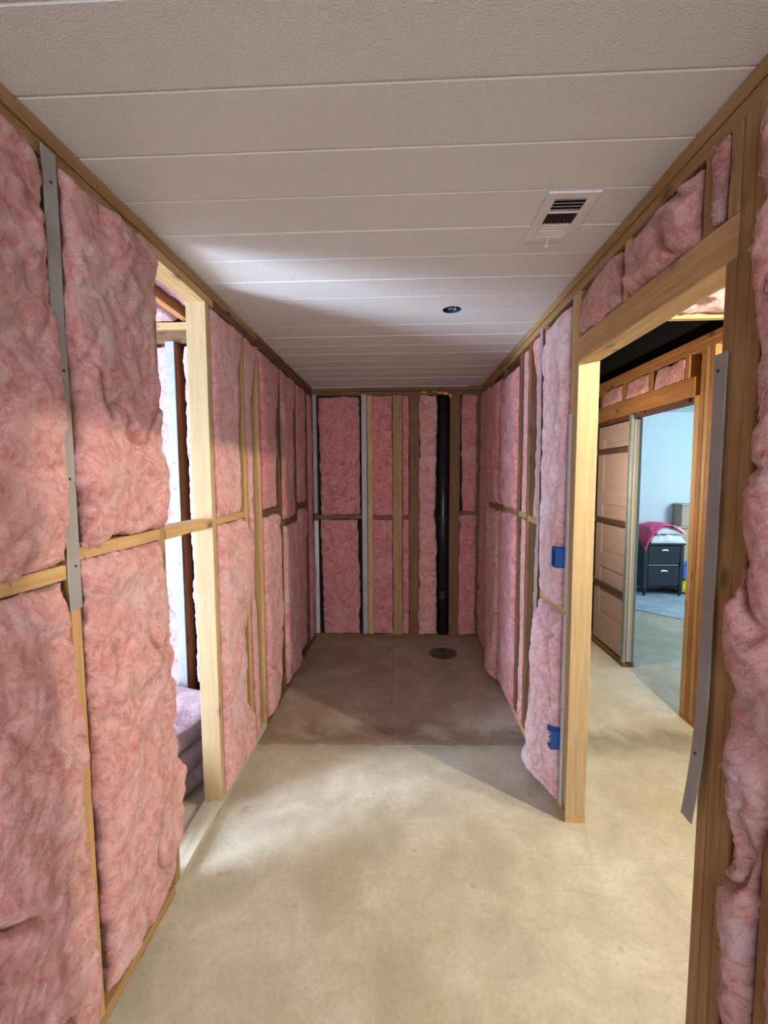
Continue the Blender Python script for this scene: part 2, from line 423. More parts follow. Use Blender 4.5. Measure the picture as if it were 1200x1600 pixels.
    for k in range(int(tufts*2.2)):                       # loose curly strands lying on the face
        i = rnd.randrange(3, nv-3); j = rnd.randrange(3, nu-3); p = Vector(P[i, j])
        a_ = rnd.uniform(0, 6.28); turn = rnd.uniform(-1.1, 1.1); ln = rnd.uniform(.012, .040); wd = rnd.uniform(.0004, .0010); pr = None; ns_ = 7
        ii, jj = float(i), float(j)
        for q_ in range(ns_):
            i2 = min(max(int(round(ii)), 0), nv); j2 = min(max(int(round(jj)), 0), nu)
            pp = Vector(P[i2, j2])+Vector(N_)*(.0012+.0035*math.sin(q_/(ns_-1)*math.pi))+Vector(U_)*((jj-j2)*d)+Vector(V_)*((ii-i2)*d)
            sd_ = (Vector(U_)*-math.sin(a_)+Vector(V_)*math.cos(a_)); wj = wd*(1-abs(q_/(ns_-1)-.5)*1.4)
            b_ = len(verts); verts.append(tuple(pp-sd_*wj)); verts.append(tuple(pp+sd_*wj+Vector(N_)*.0006))
            if pr is not None: faces.append((pr, pr+1, b_+1, b_))
            pr = b_; ii += math.sin(a_)*ln/ns_/d; jj += math.cos(a_)*ln/ns_/d; a_ += turn*.5
    ctr = Vector(ou+((u0_+u1_)/2)*au+v0*av)
    me = bpy.data.meshes.new(name); me.from_pydata([tuple(Vector(p)-ctr) for p in verts], [], faces)
    for p in me.polygons: p.use_smooth = True
    o = link(name, me, m or PINK); o.location = ctr
    return tag(o, label, cat, group)

# ---------------------------------------------------------------- floor
bm = bmesh.new(); chamfer_box(bm, (-3.2, -3.0, -.12), (5.2, 6.5, 0), .001)
floor = tag(link('floor', tomesh(bm, 'floor'), CONC), 'bare concrete slab floor running through all rooms', 'floor', kind='structure')
def slab(name, pts, z, m, parent, label=None):
    bm = bmesh.new(); prism(bm, pts, 2, -.001, z)
    o = link(name, tomesh(bm, name), m, parent)
    if label: o['label'] = label
    return o
def ragline(p, q, n, amp, seed):
    r = random.Random(seed); out = []
    for i in range(n+1):
        t = i/n; j = r.uniform(-amp, amp) if 0 < i < n else 0
        out.append((p[0]+(q[0]-p[0])*t+(j if abs(q[1]-p[1]) > abs(q[0]-p[0]) else 0), p[1]+(q[1]-p[1])*t+(j if abs(q[0]-p[0]) >= abs(q[1]-p[1]) else 0)))
    return out
slab('concrete_patch', ragline((-A+.001, 2.44), (-.060, 2.455), 16, .008, 1)+ragline((-.058, 2.455), (-.058, D-.001), 14, .002, 2)+[(-A+.001, D-.001)], .0022, CONC_OLD, floor, 'brown stained old concrete on the left')
slab('concrete_patch', ragline((-.052, 2.455), (B-.001, 2.47), 16, .007, 3)+[(B-.001, D-.001), (-.052, D-.001)], .0042, CONC_OLD2, floor, 'raised worn concrete patch on the right')
bm = bmesh.new(); n = 26; r_ = random.Random(5)
slab('floor_stain', [(.355+(.125+r_.uniform(-.006, .006))*math.cos(2*math.pi*i/n), 3.81+(.13+r_.uniform(-.006, .006))*math.sin(2*math.pi*i/n)) for i in range(n)], .0050, STAIN, floor, 'round dark damp filled spot')
bm.free()

# ---------------------------------------------------------------- ceiling of the corridor
ceil = box('ceiling', (-A-.09, -1.2, H+.020), (B+.09, D+.09, H+.035), DARKBOARD, None)  # board added over the planks to block light
tag(ceil, 'white painted ceiling of narrow grooved planks', 'ceiling', kind='structure')
P0, PW = 1.0063, .1874
hx, hy, hr = .25, 2.303, .047
k = -12
while P0+k*PW < D:
    y0 = P0+k*PW; y1 = min(y0+PW, D); g = .0016; zb = H; zt = H+.018; ch = .0035
    bm = bmesh.new()
    rnd = random.Random(k+40); dz = rnd.uniform(-.0006, .0006)
    if y0 < hy+hr and y1 > hy-hr:                    # planks notched round the light hole
        pts = []
        if y0 < hy < y1 and y1-hy < hr:              # near plank, its far edge notched
            yj = y1-g; dx = math.sqrt(hr*hr-(yj-hy)**2); a0 = math.atan2(yj-hy, dx)
            arc = [(hx+hr*math.cos(a), hy+hr*math.sin(a)) for a in np.linspace(a0, -math.pi-a0, 28)]
            pts = [(-A, y0+g), (B, y0+g), (B, yj)]+arc+[(-A, yj)]
        else:                                        # far plank, its near edge notched
            yj = y0+g; dx = math.sqrt(hr*hr-(yj-hy)**2); a0 = math.atan2(yj-hy, -dx)
            arc = [(hx+hr*math.cos(a), hy+hr*math.sin(a)) for a in np.linspace(a0, math.pi-a0, 14)]
            pts = [(-A, yj)]+arc+[(B, yj), (B, y1-g), (-A, y1-g)]
        prism(bm, pts, 2, zb, zt)
        me = tomesh(bm, 'plank'); pl = link('plank', me, PAINT, ceil); pl.location = -ceil.location
    else:
        prism(bm, [(y0+g, zb+dz+ch), (y0+g+ch, zb+dz), (y1-g-ch, zb+dz), (y1-g, zb+dz+ch), (y1-g, zt), (y0+g, zt)], 0, -A, B)
        me = tomesh(bm, 'plank'); pl = link('plank', me, PAINT, ceil); pl.location = -ceil.location
    # caulk bead in the joint
    bm = bmesh.new()
    if y1 < D: prism(bm, [(y1-g-.0004, H+.0030), (y1, H+.0020), (y1+g+.0004, H+.0030), (y1+g, H+.010), (y1-g, H+.010)], 0, -A, B)
    if y1 < D and not (abs(y1-hy) < hr):
        cb = link('joint_bead', tomesh(bm, 'joint_bead'), GROOVE, ceil); cb.location = -ceil.location
    else: bm.free()
    k += 1

# ---------------------------------------------------------------- left wall
TP = H-.076
wl = box('wall_left', (-A-.101, -1.2, 0), (-A-.091, 1.505, 2.74), DARKBOARD, None)  # added backing board, stops light leaks and keeps the gaps dark
tag(wl, 'open stud wall on the left filled with pink insulation', 'wall', kind='structure')
box('sheathing', (-A-.101, 1.506, H-.001), (-A-.091, 1.977, 2.74), DARKBOARD, wl)
o = box('sheathing', (-A-.101, 1.978, 0), (-A-.091, D+.09, 2.74), DARKBOARD, wl)
def plates(parent, x0, x1, ya, yb, m_low, m_top):
    beam('bottom_plate', (x0, ya, 0), (x1, yb, .038), m_low, parent)
    beam('top_plate', (x0, ya, TP), (x1, yb, TP+.0378), m_top, parent)
    beam('top_plate', (x0, ya-.0, TP+.039), (x1, yb, H-.001), m_top, parent)
XL0, XL1 = -A-.089, -A
beam('bottom_plate', (XL0, -1.2, 0), (XL1, 1.50, .036), W_AGED, wl)
beam('bottom_plate', (XL0, 1.502, 0), (XL1, 2.62, .036), W_GREY, wl)
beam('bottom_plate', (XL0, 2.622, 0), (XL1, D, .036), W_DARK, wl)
beam('top_plate', (XL0, -1.2, TP), (XL1, 1.46, TP+.0375), W_AGED, wl)
beam('top_plate', (XL0, 1.462, TP), (XL1, 2.02, TP+.0375), W_CLEAN, wl)
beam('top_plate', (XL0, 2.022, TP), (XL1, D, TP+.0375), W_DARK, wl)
beam('top_plate', (XL0-.0, -1.2, TP+.039), (XL1+.004, 2.60, H-.001), W_AGED, wl)
beam('top_plate', (XL0-.0, 2.602, TP+.039), (XL1+.004, D, H-.001), W_DARK, wl)
def stud(parent, wall, y0, y1, m, z0=.036, z1=TP, name='stud'):
    x0, x1 = (XL0, XL1) if wall == 'left' else (B, B+.089)
    return beam(name, (x0, y0, z0), (x1, y1, z1), m, parent)
LS = [.30, .66, 1.075, 1.505, 1.94, 2.36, 2.60, 3.05, 3.50, 3.92, 4.14]
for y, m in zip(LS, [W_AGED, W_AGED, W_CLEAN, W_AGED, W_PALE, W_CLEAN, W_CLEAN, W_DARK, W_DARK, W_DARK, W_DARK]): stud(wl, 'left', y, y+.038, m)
for (y0, y1, z0, m) in [(.698, 1.075, 1.305, W_CLEAN), (1.113, 1.505, 1.345, W_CLEAN), (1.543, 1.94, 1.340, W_CLEAN), (1.978, 2.36, 1.345, W_CLEAN),
                        (2.638, 3.05, 1.325, W_DARK), (3.088, 3.50, 1.22, W_DARK), (3.538, 3.92, 1.31, W_DARK), (3.958, 4.14, 1.19, W_DARK)]:
    beam('blocking', (XL0, y0, z0), (XL1, y1, z0+.038), m, wl)
GL = 'pink batts in the left wall'
batt('left', (.698, 1.075), (1.343, 2.325), 'upper pink batt at the left edge of the photo, beside the long grey strip', GL, rag=.016, er=[(1.34, 1.072), (1.8, 1.080), (2.05, 1.066), (2.15, 1.050), (2.33, 1.040)], puff=.022, crease=.026, tufts=120, d=.0065)
batt('left', (.698, 1.075), (.036, 1.303), 'lower lavender-pink batt at the left edge of the photo, left of the nearest bare stud', GL, rag=.016, er=[(.03, 1.09), (.3, 1.070), (.45, 1.085), (.60, 1.082), (.80, 1.060), (.95, 1.085), (1.10, 1.066), (1.30, 1.050)], puff=.026, crease=.030, tufts=120, d=.0065,
     m=PINK)
batt('left', (1.113, 1.505), (1.384, 2.330), 'large upper pink batt between the long grey strip and the bare pale opening', GL, rag=.020, el=[(1.38, 1.120), (2.33, 1.116)], er=[(1.38, 1.530), (1.50, 1.535), (1.58, 1.560), (1.66, 1.528), (1.9, 1.522), (2.1, 1.500), (2.2, 1.520), (2.33, 1.535)], puff=.022, crease=.028, tufts=150, d=.006)
batt('left', (1.113, 1.505), (.075, 1.343), 'large lower pink batt left of the bare opening, with an oval dent', GL, bulge=[(1.475, .98, .026, .10, -.030)], rag=.018, el=[(.07, 1.135), (.5, 1.122), (1.34, 1.118)], er=[(.07, 1.44), (.12, 1.50), (.3, 1.545), (.45, 1.560), (.55, 1.525), (.8, 1.515), (1.0, 1.522), (1.2, 1.500), (1.34, 1.495)], puff=.024, crease=.022, tufts=150, d=.006)
batt('left', (1.978, 2.36), (1.384, 2.315), 'upper pink batt just right of the pale post', GL, el=[(1.38, 1.985), (2.31, 1.985)], er=[(1.38, 2.27), (2.1, 2.29), (2.2, 2.33), (2.31, 2.375)], puff=.010, crease=.012, tufts=60)
batt('left', (1.978, 2.36), (.045, 1.343), 'lower pink batt just right of the pale post, spreading over the tan stud', GL, er=[(.04, 2.37), (.25, 2.36), (.36, 2.27), (.75, 2.27), (.9, 2.38), (1.25, 2.38), (1.34, 2.30)], puff=.020, crease=.014, tufts=60)
batt('left', (2.398, 2.60), (.04, 2.315), 'slim pink batt between the tan stud and the yellow-brown stud', GL, el=[(.04, 2.43), (2.2, 2.405)], er=[(.04, 2.50), (.6, 2.50), (.9, 2.46), (1.4, 2.48), (2.0, 2.49), (2.2, 2.56), (2.31, 2.64)], puff=.000, crease=.010, tufts=50)
batt('left', (2.638, 3.05), (1.366, 2.31), 'upper pink batt right of the yellow-brown stud', GL, el=[(1.36, 2.66), (2.2, 2.66), (2.3, 2.62)], er=[(1.36, 2.93), (1.9, 2.95), (2.3, 3.06)], puff=.014, crease=.012, m=PINK_SHADED)
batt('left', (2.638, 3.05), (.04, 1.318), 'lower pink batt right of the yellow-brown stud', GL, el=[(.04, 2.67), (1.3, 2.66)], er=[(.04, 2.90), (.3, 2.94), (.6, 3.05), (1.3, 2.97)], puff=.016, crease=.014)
batt('left', (3.088, 3.50), (1.262, 2.31), 'upper pink batt beside the short grey strip', GL, el=[(1.26, 3.10), (2.3, 3.09)], er=[(1.26, 3.38), (2.0, 3.42), (2.3, 3.50)], puff=.014, crease=.012, m=PINK_SHADED)
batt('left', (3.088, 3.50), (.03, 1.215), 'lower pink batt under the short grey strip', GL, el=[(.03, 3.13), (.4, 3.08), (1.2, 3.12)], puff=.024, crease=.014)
batt('left', (3.538, 3.92), (1.352, 2.31), 'upper pink batt one bay short of the far left corner', GL, er=[(1.36, 3.80), (2.3, 3.84)], puff=.012, crease=.012, m=PINK_SHADED)
batt('left', (3.538, 3.92), (.10, 1.305), 'lower pink batt one bay short of the far left corner', GL, er=[(.1, 3.76), (1.3, 3.82)], puff=.014, crease=.014, m=PINK_SHADED)
batt('left', (3.958, 4.14), (.05, 2.31), 'narrow full-height pink batt in the far left corner', GL, er=[(.05, 4.12), (2.3, 4.13)], puff=.014, crease=.010, m=PINK_SHADED)

def strip(wall, y0, y1, z0, z1, label, m=STEEL, screws=(), bend=None, thick=.0022):
    """a steel protection strip screwed on to a stud face; child screws"""
    o_, U_, V_, N_ = WALLS[wall] if isinstance(wall, str) else wall
    base = o_+U_*((y0+y1)/2)+V_*z0
    rt = root('steel_strip', base, label, 'strip', 'grey protection strips on the studs')
    bm = bmesh.new(); n = 24; rows = []
    for i in range(n+1):
        t = i/n; z = (z1-z0)*t; du, dn = (bend(t) if bend else (0, 0)); dn += .0030
        row = []
        for (a_, b_) in ((-(y1-y0)/2, thick*.5), (-(y1-y0)/2+.002, thick), ((y1-y0)/2-.002, thick), ((y1-y0)/2, thick*.5), ((y1-y0)/2, 0), (-(y1-y0)/2, 0)):
            row.append(bm.verts.new(U_*(a_+du)+V_*z+N_*(b_+dn)))
        rows.append(row)
    for i in range(n):
        for j in range(6): bm.faces.new([rows[i][j], rows[i][(j+1) % 6], rows[i+1][(j+1) % 6], rows[i+1][j]])
    bm.faces.new(rows[0]); bm.faces.new(rows[-1][::-1])
    link('plate', tomesh(bm, 'plate'), m, rt)
    for (z, off_) in screws:
        t = (z-z0)/(z1-z0); du, dn = (bend(t) if bend else (0, 0))
        bm = bmesh.new(); c_ = U_*(off_+du)+V_*(z-z0)+N_*(dn+thick+.0030)
        cyl(bm, c_-N_*.001, c_+N_*.0022, .0042, .0030, 10)
        link('screw', tomesh(bm, 'screw'), SCREW, rt)
    return rt
strip('left', 1.068, 1.112, 1.222, 2.345, 'long grey metal strip on the nearest stud of the left wall', screws=[(2.27, 0), (1.83, .005), (1.56, 0), (1.335, .004)], bend=lambda t: (-.010*t*t, .006*abs(math.sin(t*5))*t))
strip('left', 3.045, 3.075, 1.56, 1.96, 'short grey metal strip far along the left wall, between two upper batts', bend=lambda t: (0, .012))
# ---------------------------------------------------------------- back wall
wb = box('wall_back', (-A-.10, D+.090, 0), (B+.10, D+.10, H), DARKBOARD, None)
tag(wb, 'open stud wall at the end of the corridor', 'wall', kind='structure')
YB0, YB1 = D, D+.089
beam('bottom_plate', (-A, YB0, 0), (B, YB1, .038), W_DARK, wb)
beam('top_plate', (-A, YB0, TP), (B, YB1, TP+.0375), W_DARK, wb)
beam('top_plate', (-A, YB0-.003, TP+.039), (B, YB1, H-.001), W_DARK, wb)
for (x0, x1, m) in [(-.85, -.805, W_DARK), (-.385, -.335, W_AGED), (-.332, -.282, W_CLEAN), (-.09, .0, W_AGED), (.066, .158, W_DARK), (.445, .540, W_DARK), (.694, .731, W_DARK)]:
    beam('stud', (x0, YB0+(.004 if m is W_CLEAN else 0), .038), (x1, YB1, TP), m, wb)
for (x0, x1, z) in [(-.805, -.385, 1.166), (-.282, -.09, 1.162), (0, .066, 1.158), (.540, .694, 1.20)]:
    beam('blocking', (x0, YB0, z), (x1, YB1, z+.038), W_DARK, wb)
GB = 'pink batts in the end wall'
batt('back', (-.805, -.385), (1.206, 2.310), 'wide upper shaded pink batt at the left of the end wall', GB, el=[(1.2, -.775), (2.31, -.790)], er=[(1.2, -.40), (2.31, -.405)], m=PINK_SHADED, puff=.018, crease=.020)
batt('back', (-.805, -.385), (.045, 1.160), 'wide lower shaded pink batt at the left of the end wall', GB, el=[(.04, -.760), (1.16, -.785)], er=[(.04, -.425), (.4, -.41), (1.16, -.43)], m=PINK_SHADED, puff=.018, crease=.016)
batt('back', (-.282, -.09), (1.202, 2.318), 'upper batt of the second bay of the end wall, beside the wooden stud', GB, m=PINK_SHADED, er=[(1.2, -.095), (2.3, -.095)], puff=.006, crease=.014, rag=.006)
batt('back', (-.282, -.09), (.045, 1.160), 'lower batt of the second bay of the end wall', GB, m=PINK_SHADED, er=[(.04, -.095), (1.1, -.095)], puff=.006, crease=.012, rag=.006)
batt('back', (.0, .066), (1.198, 2.318), 'upper sliver of pink batt between the two broad studs', GB, m=PINK_SHADED, puff=-.002, crease=.010, rag=.004, tufts=10, el=[(0, .005), (3, .005)], er=[(0, .061), (3, .061)])
batt('back', (.0, .066), (.045, 1.156), 'lower sliver of pink batt between the two broad studs', GB, m=PINK_SHADED, puff=-.002, crease=.010, rag=.004, tufts=10, el=[(0, .005), (3, .005)], er=[(0, .061), (3, .061)])
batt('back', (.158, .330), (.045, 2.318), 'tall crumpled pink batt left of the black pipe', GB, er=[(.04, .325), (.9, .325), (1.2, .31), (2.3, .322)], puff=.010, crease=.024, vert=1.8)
batt('back', (.540, .694), (1.240, 2.318), 'upper batt at the right of the end wall', GB, m=PINK_SHADED, puff=.008, crease=.014, el=[(1.24, .565), (2.3, .55)])
batt('back', (.540, .694), (.045, 1.198), 'lower batt at the right of the end wall', GB, m=PINK_SHADED, puff=.008, crease=.014)
strip('back', -.848, -.812, 1.225, 2.335, 'upper grey strip in the far left corner of the end wall', m=STEEL, screws=[(1.9, 0)])
strip('back', -.848, -.806, .045, 1.150, 'lower grey strip in the far left corner of the end wall', m=STEEL_B)
strip('back', -.384, -.336, .050, 2.335, 'full-height grey strip one bay from the left of the end wall', m=STEEL, screws=[(2.2, 0), (1.5, .006), (.6, -.004)])
pp = root('drain_pipe', (.388, D+.04, .038), 'black plastic drain pipe standing in the end wall', 'pipe')
bm = bmesh.new(); cyl(bm, (0, 0, .0), (0, 0, 2.27), .0500, seg=28); link('pipe', tomesh(bm, 'pipe', True), BLACK, pp)
bm = bmesh.new()
cyl(bm, (0, 0, 1.08), (0, 0, 1.155), .0545, seg=28); link('coupling', tomesh(bm, 'coupling'), BLACK, pp)
bm = bmesh.new(); cyl(bm, (0, 0, .36), (0, 0, .435), .0545, seg=28); link('coupling', tomesh(bm, 'coupling'), BLACK, pp)
def blob(name, c_, r, sq, m, seed, parent=None, sub=3, amp=.25):
    bm = bmesh.new(); bmesh.ops.create_icosphere(bm, subdivisions=sub, radius=1)
    for v in bm.verts:
        n_ = v.co.normalized()
        k_ = 1+amp*float(fbm(np.array([n_.x*2.2+n_.z]), np.array([n_.y*2.2-n_.z]), seed, 3)[0])*1.6
        v.co = Vector((n_.x*r*sq[0]*k_, n_.y*r*sq[1]*k_, n_.z*r*sq[2]*k_))
    o = link(name, tomesh(bm, name, True), m, parent); o.location = Vector(c_)-off(parent); return o
fo = root('spray_foam', (.33, D, 2.30), 'orange spray foam oozing round the pipe top in the end wall', 'foam')
for i, (x, z, r, s) in enumerate([(.20, 2.345, .016, (1.4, .9, .8)), (.175, 2.30, .013, (.7, .8, 1.6)), (.35, 2.338, .014, (1.9, 1, .7)), (.40, 2.330, .018, (1.6, 1, .8)), (.445, 2.310, .014, (1, 1, 1.3)), (.30, 2.350, .010, (1.8, 1, .6))]):
    blob('foam_bead', (x, D-.010, z), r, s, FOAM, i+3, fo)

# ---------------------------------------------------------------- right wall with the doorway
wr = box('wall_right', (B+.091, 1.985, 0), (B+.101, D+2, 2.72), DARKBOARD, None)  # backing added behind the studs and above the wall to stop stray light
tag(wr, 'open stud wall on the right with a framed doorway', 'wall', kind='structure')
box('sheathing', (B+.091, -1.2, 0), (B+.101, .995, 2.72), DARKBOARD, wr)
box('sheathing', (B+.091, .996, 2.13), (B+.101, 1.984, 2.72), DARKBOARD, wr)
beam('bottom_plate', (B, 1.909, 0), (B+.089, D, .036), W_CLEAN, wr)
beam('bottom_plate', (B, -1.2, 0), (B+.089, 1.071, .036), W_DARK, wr)
beam('top_plate', (B, -1.2, TP), (B+.089, D, TP+.0375), W_AGED, wr)
beam('top_plate', (B-.003, -1.2, TP+.039), (B+.089, D, H-.001), W_AGED, wr)
HB = 2.037
for (y0, z1, m) in [(1.909, HB, W_PALE), (1.947, TP, W_CLEAN), (2.34, TP, W_AGED), (2.60, TP, W_DARK), (2.80, TP, W_DARK), (3.25, TP, W_DARK), (3.70, TP, W_DARK), (4.14, TP, W_DARK)]:
    stud(wr, 'right', y0, y0+.038, m, z1=z1)
for (y0, z1, m) in [(1.033, HB, W_AGED), (.995, TP, W_AGED), (.957, TP, W_AGED), (.832, TP, W_AGED), (.42, TP, W_AGED)]:
    stud(wr, 'right', y0, y0+.0375, m, z1=z1)
beam('header', (B, 1.033, HB), (B+.089, 1.9465, HB+.098), W_CLEAN, wr)
for y in (1.036, 1.120, 1.508, 1.908): stud(wr, 'right', y, y+.036, W_AGED if y < 1.4 else W_CLEAN, z0=HB+.098, name='cripple_stud')
for (y0, y1, z0, m) in [(1.985, 2.34, .930, W_CLEAN), (2.378, 2.60, 1.30, W_AGED), (2.638, 2.80, 1.31, W_AGED), (2.838, 3.25, 1.315, W_AGED), (3.288, 3.70, 1.315, W_AGED), (3.738, 4.14, 1.315, W_DARK)]:
    beam('blocking', (B, y0, z0), (B+.089, y1, z0+.038), m, wr)
GR = 'pink batts in the right wall'; GH = 'pink batt pieces above the doorway'
batt('right', (1.985, 2.34), (.968, 2.290), 'bright pink upper batt with red creases, beside the doorway post and upper blue box', GR, m=PINK_LIT, el=[(.96, 2.03), (2.2, 2.015), (2.29, 2.0)], er=[(.96, 2.30), (1.3, 2.325), (2.2, 2.33), (2.29, 2.30)], puff=.022, crease=.026, vert=.45, tufts=80, d=.007)
batt('right', (1.985, 2.34), (.036, .935), 'bright pink lower batt sagging out round the lower blue box', GR, m=PINK_LIT, el=[(.036, 2.0), (.4, 2.03), (.93, 2.02)], er=[(.036, 2.33), (.93, 2.30)], puff=.026, crease=.030, tufts=90, vert=.7, d=.007, bulge=[(2.22, .10, .16, .22, .055), (2.25, .5, .12, .4, .02)])
batt('right', (2.378, 2.60), (1.340, 2.30), 'upper pink batt behind the thin grey strip of the right wall', GR, er=[(1.34, 2.47), (1.6, 2.44), (2.1, 2.46), (2.3, 2.53)], puff=.006, crease=.014, m=PINK_SHADED)
batt('right', (2.378, 2.60), (.05, 1.298), 'lower pink batt behind the thin grey strip of the right wall', GR, er=[(.05, 2.52), (.8, 2.45), (1.15, 2.44), (1.3, 2.42)], puff=.008, crease=.014, m=PINK_SHADED)
batt('right', (2.638, 2.80), (1.350, 2.29), 'slim upper batt past the brown stud of the right wall', GR, m=PINK_SHADED, er=[(0, 2.72), (3, 2.73)], puff=.002, crease=.010)
batt('right', (2.638, 2.80), (.04, 1.308), 'slim lower batt past the brown stud of the right wall', GR, m=PINK_SHADED, er=[(0, 2.72), (3, 2.73)], puff=.002, crease=.010)
batt('right', (2.838, 3.25), (1.355, 2.25), 'upper batt in the middle of the far right wall', GR, m=PINK_SHADED, puff=.022, crease=.014)
batt('right', (2.838, 3.25), (.04, 1.313), 'lower batt in the middle of the far right wall', GR, m=PINK_SHADED, puff=.022, crease=.014)
batt('right', (3.288, 3.70), (1.355, 2.27), 'upper bulging batt near the far right corner', GR, m=PINK_SHADED, puff=.040, crease=.014)
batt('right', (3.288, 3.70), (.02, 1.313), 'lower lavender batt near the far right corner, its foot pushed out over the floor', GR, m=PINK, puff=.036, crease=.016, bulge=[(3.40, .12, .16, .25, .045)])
batt('right', (3.738, 4.14), (.04, 2.31), 'full-height batt in the far right corner', GR, m=PINK_SHADED, puff=.014, crease=.012)
batt('right', (.8695, .957), (.06, 2.28), 'torn lavender-pink batt strip at the right edge of the photo', GR, el=[(.06, .872), (.7, .872), (1.0, .84), (2.2, .84)], er=[(.06, .940), (.4, .945), (.62, .962), (.72, .938), (1.0, .955), (1.25, .975), (1.45, .940), (1.7, .935), (2.0, .952), (2.28, .95)], puff=.026, crease=.030, tufts=160, rag=.014, d=.005)
batt('right', (.4575, .832), (.05, 2.30), 'pink batt of the nearest bay of the right wall', GR, puff=.026, crease=.026, tufts=10)
batt('right', (1.544, 1.908), (HB+.100, TP-.012), 'far pink batt piece above the doorway', GH, el=[(2.13, 1.56), (2.32, 1.565)], er=[(2.13, 1.885), (2.25, 1.86), (2.32, 1.72)], puff=.012, crease=.018, tufts=60, d=.006)
batt('right', (1.156, 1.508), (HB+.100, TP-.016), 'middle and largest pink batt piece above the doorway', GH, el=[(2.13, 1.175), (2.32, 1.165)], er=[(2.13, 1.485), (2.26, 1.50), (2.285, 1.38), (2.32, 1.30)], puff=.026, crease=.026, tufts=80, d=.006)
batt('right', (1.072, 1.120), (HB+.106, TP-.004), 'narrow torn pink scrap above the near end of the doorway', GH, el=[(2.13, 1.09), (2.18, 1.085), (2.32, 1.076)], er=[(2.13, 1.118), (2.2, 1.106), (2.32, 1.115)], puff=.006, crease=.016, tufts=50, d=.004, rag=.008)
strip('right', 1.036, 1.078, .700, 1.838, 'grey metal strip hanging on the near doorway stud, its foot bent outward', screws=[(1.80, .004), (.88, .004)], bend=lambda t: (.022*max(0, (.22-t)/.22)**1.6, .004+.010*max(0, (.3-t)/.3)))
strip('right', 1.949, 1.984, .040, 1.830, 'grey-white metal strip on the far doorway stud beside the blue boxes', m=STEEL_B, screws=[(.95, -.004), (.5, 0)])
strip('right', 2.342, 2.374, .790, 2.315, 'thin grey metal strip on the second stud past the doorway', screws=[(1.3, 0), (1.75, 0)], bend=lambda t: (0, .014))
def outlet(z, label):
    rt = root('outlet_box', (B-.014, 2.020, z), label, 'outlet box', 'blue outlet boxes beside the doorway')
    w_, hh, dp, t = .052, .092, .060, .0035; x1, x0 = .030, -.030   # x0 = mouth toward the corridor
    bm = bmesh.new()
    chamfer_box(bm, (x0, -w_/2, -hh/2), (x1, -w_/2+t, hh/2), .001); chamfer_box(bm, (x0, w_/2-t, -hh/2), (x1, w_/2, hh/2), .001)
    chamfer_box(bm, (x0, -w_/2, -hh/2), (x1, w_/2, -hh/2+t), .001); chamfer_box(bm, (x0, -w_/2, hh/2-t), (x1, w_/2, hh/2), .001)
    chamfer_box(bm, (x1-t, -w_/2, -hh/2), (x1, w_/2, hh/2), .001)
    link('box_body', tomesh(bm, 'box_body'), BLUE, rt)
    for s in (-1, 1):
        bm = bmesh.new(); chamfer_box(bm, (x0-.002, -.010, s*(hh/2-.008)-.006), (x0+.010, .010, s*(hh/2-.008)+.006), .001)
        cyl(bm, (x0-.004, 0, s*(hh/2-.008)), (x0+.002, 0, s*(hh/2-.008)), .003, seg=8)
        link('screw_tab', tomesh(bm, 'screw_tab'), BLUE, rt)
    bm = bmesh.new(); chamfer_box(bm, (x0+.004, -w_/2+t, -.002), (x1-t, w_/2-t, .001), .0005); link('divider', tomesh(bm, 'divider'), BLUE, rt)
    bm = bmesh.new(); rnd = random.Random(int(z*100))
    for q in range(3):
        tube(bm, [(x1-.008, -.01+.01*q, -.02), (x1-.03, -.008+.008*q, -.004*q), (x0+.012, .002*q, .012+.006*q), (x0+.016, .004*q-.006, .026)], .0015)
    link('wire', tomesh(bm, 'wire'), WIREC, rt)
    return rt
outlet(1.195, 'upper blue outlet box between the bright batt and the doorway post'); outlet(.335, 'lower blue outlet box between the sagging batt and the doorway post')

# ---------------------------------------------------------------- ceiling vent and light hole
vt = root('ceiling_vent', (.510, 1.521, H), 'white louvred air register in the ceiling near the doorway', 'vent')
vx0, vx1, vy0, vy1 = -.078, .078, -.136, .136
bm = bmesh.new(); zt = -.0012; fz = -.009; bw = .030
for (a_, b_) in [((vx0, vy0), (vx0+bw, vy1)), ((vx1-bw, vy0), (vx1, vy1)), ((vx0+bw, vy0), (vx1-bw, vy0+bw)), ((vx0+bw, vy1-bw), (vx1-bw, vy1)), ((vx0+bw, -.040), (vx1-bw, -.032)), ((vx0+bw, .032), (vx1-bw, .040))]:
    chamfer_box(bm, (a_[0], a_[1], fz), (b_[0], b_[1], zt), .003)
link('frame', tomesh(bm, 'frame'), VENTW, vt)
bm = bmesh.new(); chamfer_box(bm, (vx0+.02, vy0+.02, -.0018), (vx1-.02, vy1-.02, -.0008), .0002); link('duct_dark_plate', tomesh(bm, 'duct_dark_plate'), DARKBOARD, vt)  # dark plate stands in for the shade inside the duct
for (ya, yb, sgn) in ((-.106, -.040, 1), (.040, .106, -1)):
    hw = .0058 if sgn > 0 else .0040
    for i in range(4):
        y = ya+(yb-ya)*(i+.5)/4; bm = bmesh.new(); za, zc = (fz, fz+.0055) if sgn > 0 else (fz+.0042, fz)
        prism(bm, [(y-hw, za), (y-hw, za+.0008), (y+hw, zc+.0008), (y+hw, zc)], 0, vx0+bw, vx1-bw)
        link('louver', tomesh(bm, 'louver'), VENTW, vt)
for i in range(9):
    x = vx0+bw+.005+(.096-.010)*i/8; bm = bmesh.new(); 
    chamfer_box(bm, (x-.0007, -.032, fz+.001), (x+.0007, .032, -.002), .0002); link('vane', tomesh(bm, 'vane'), SLATB, vt)
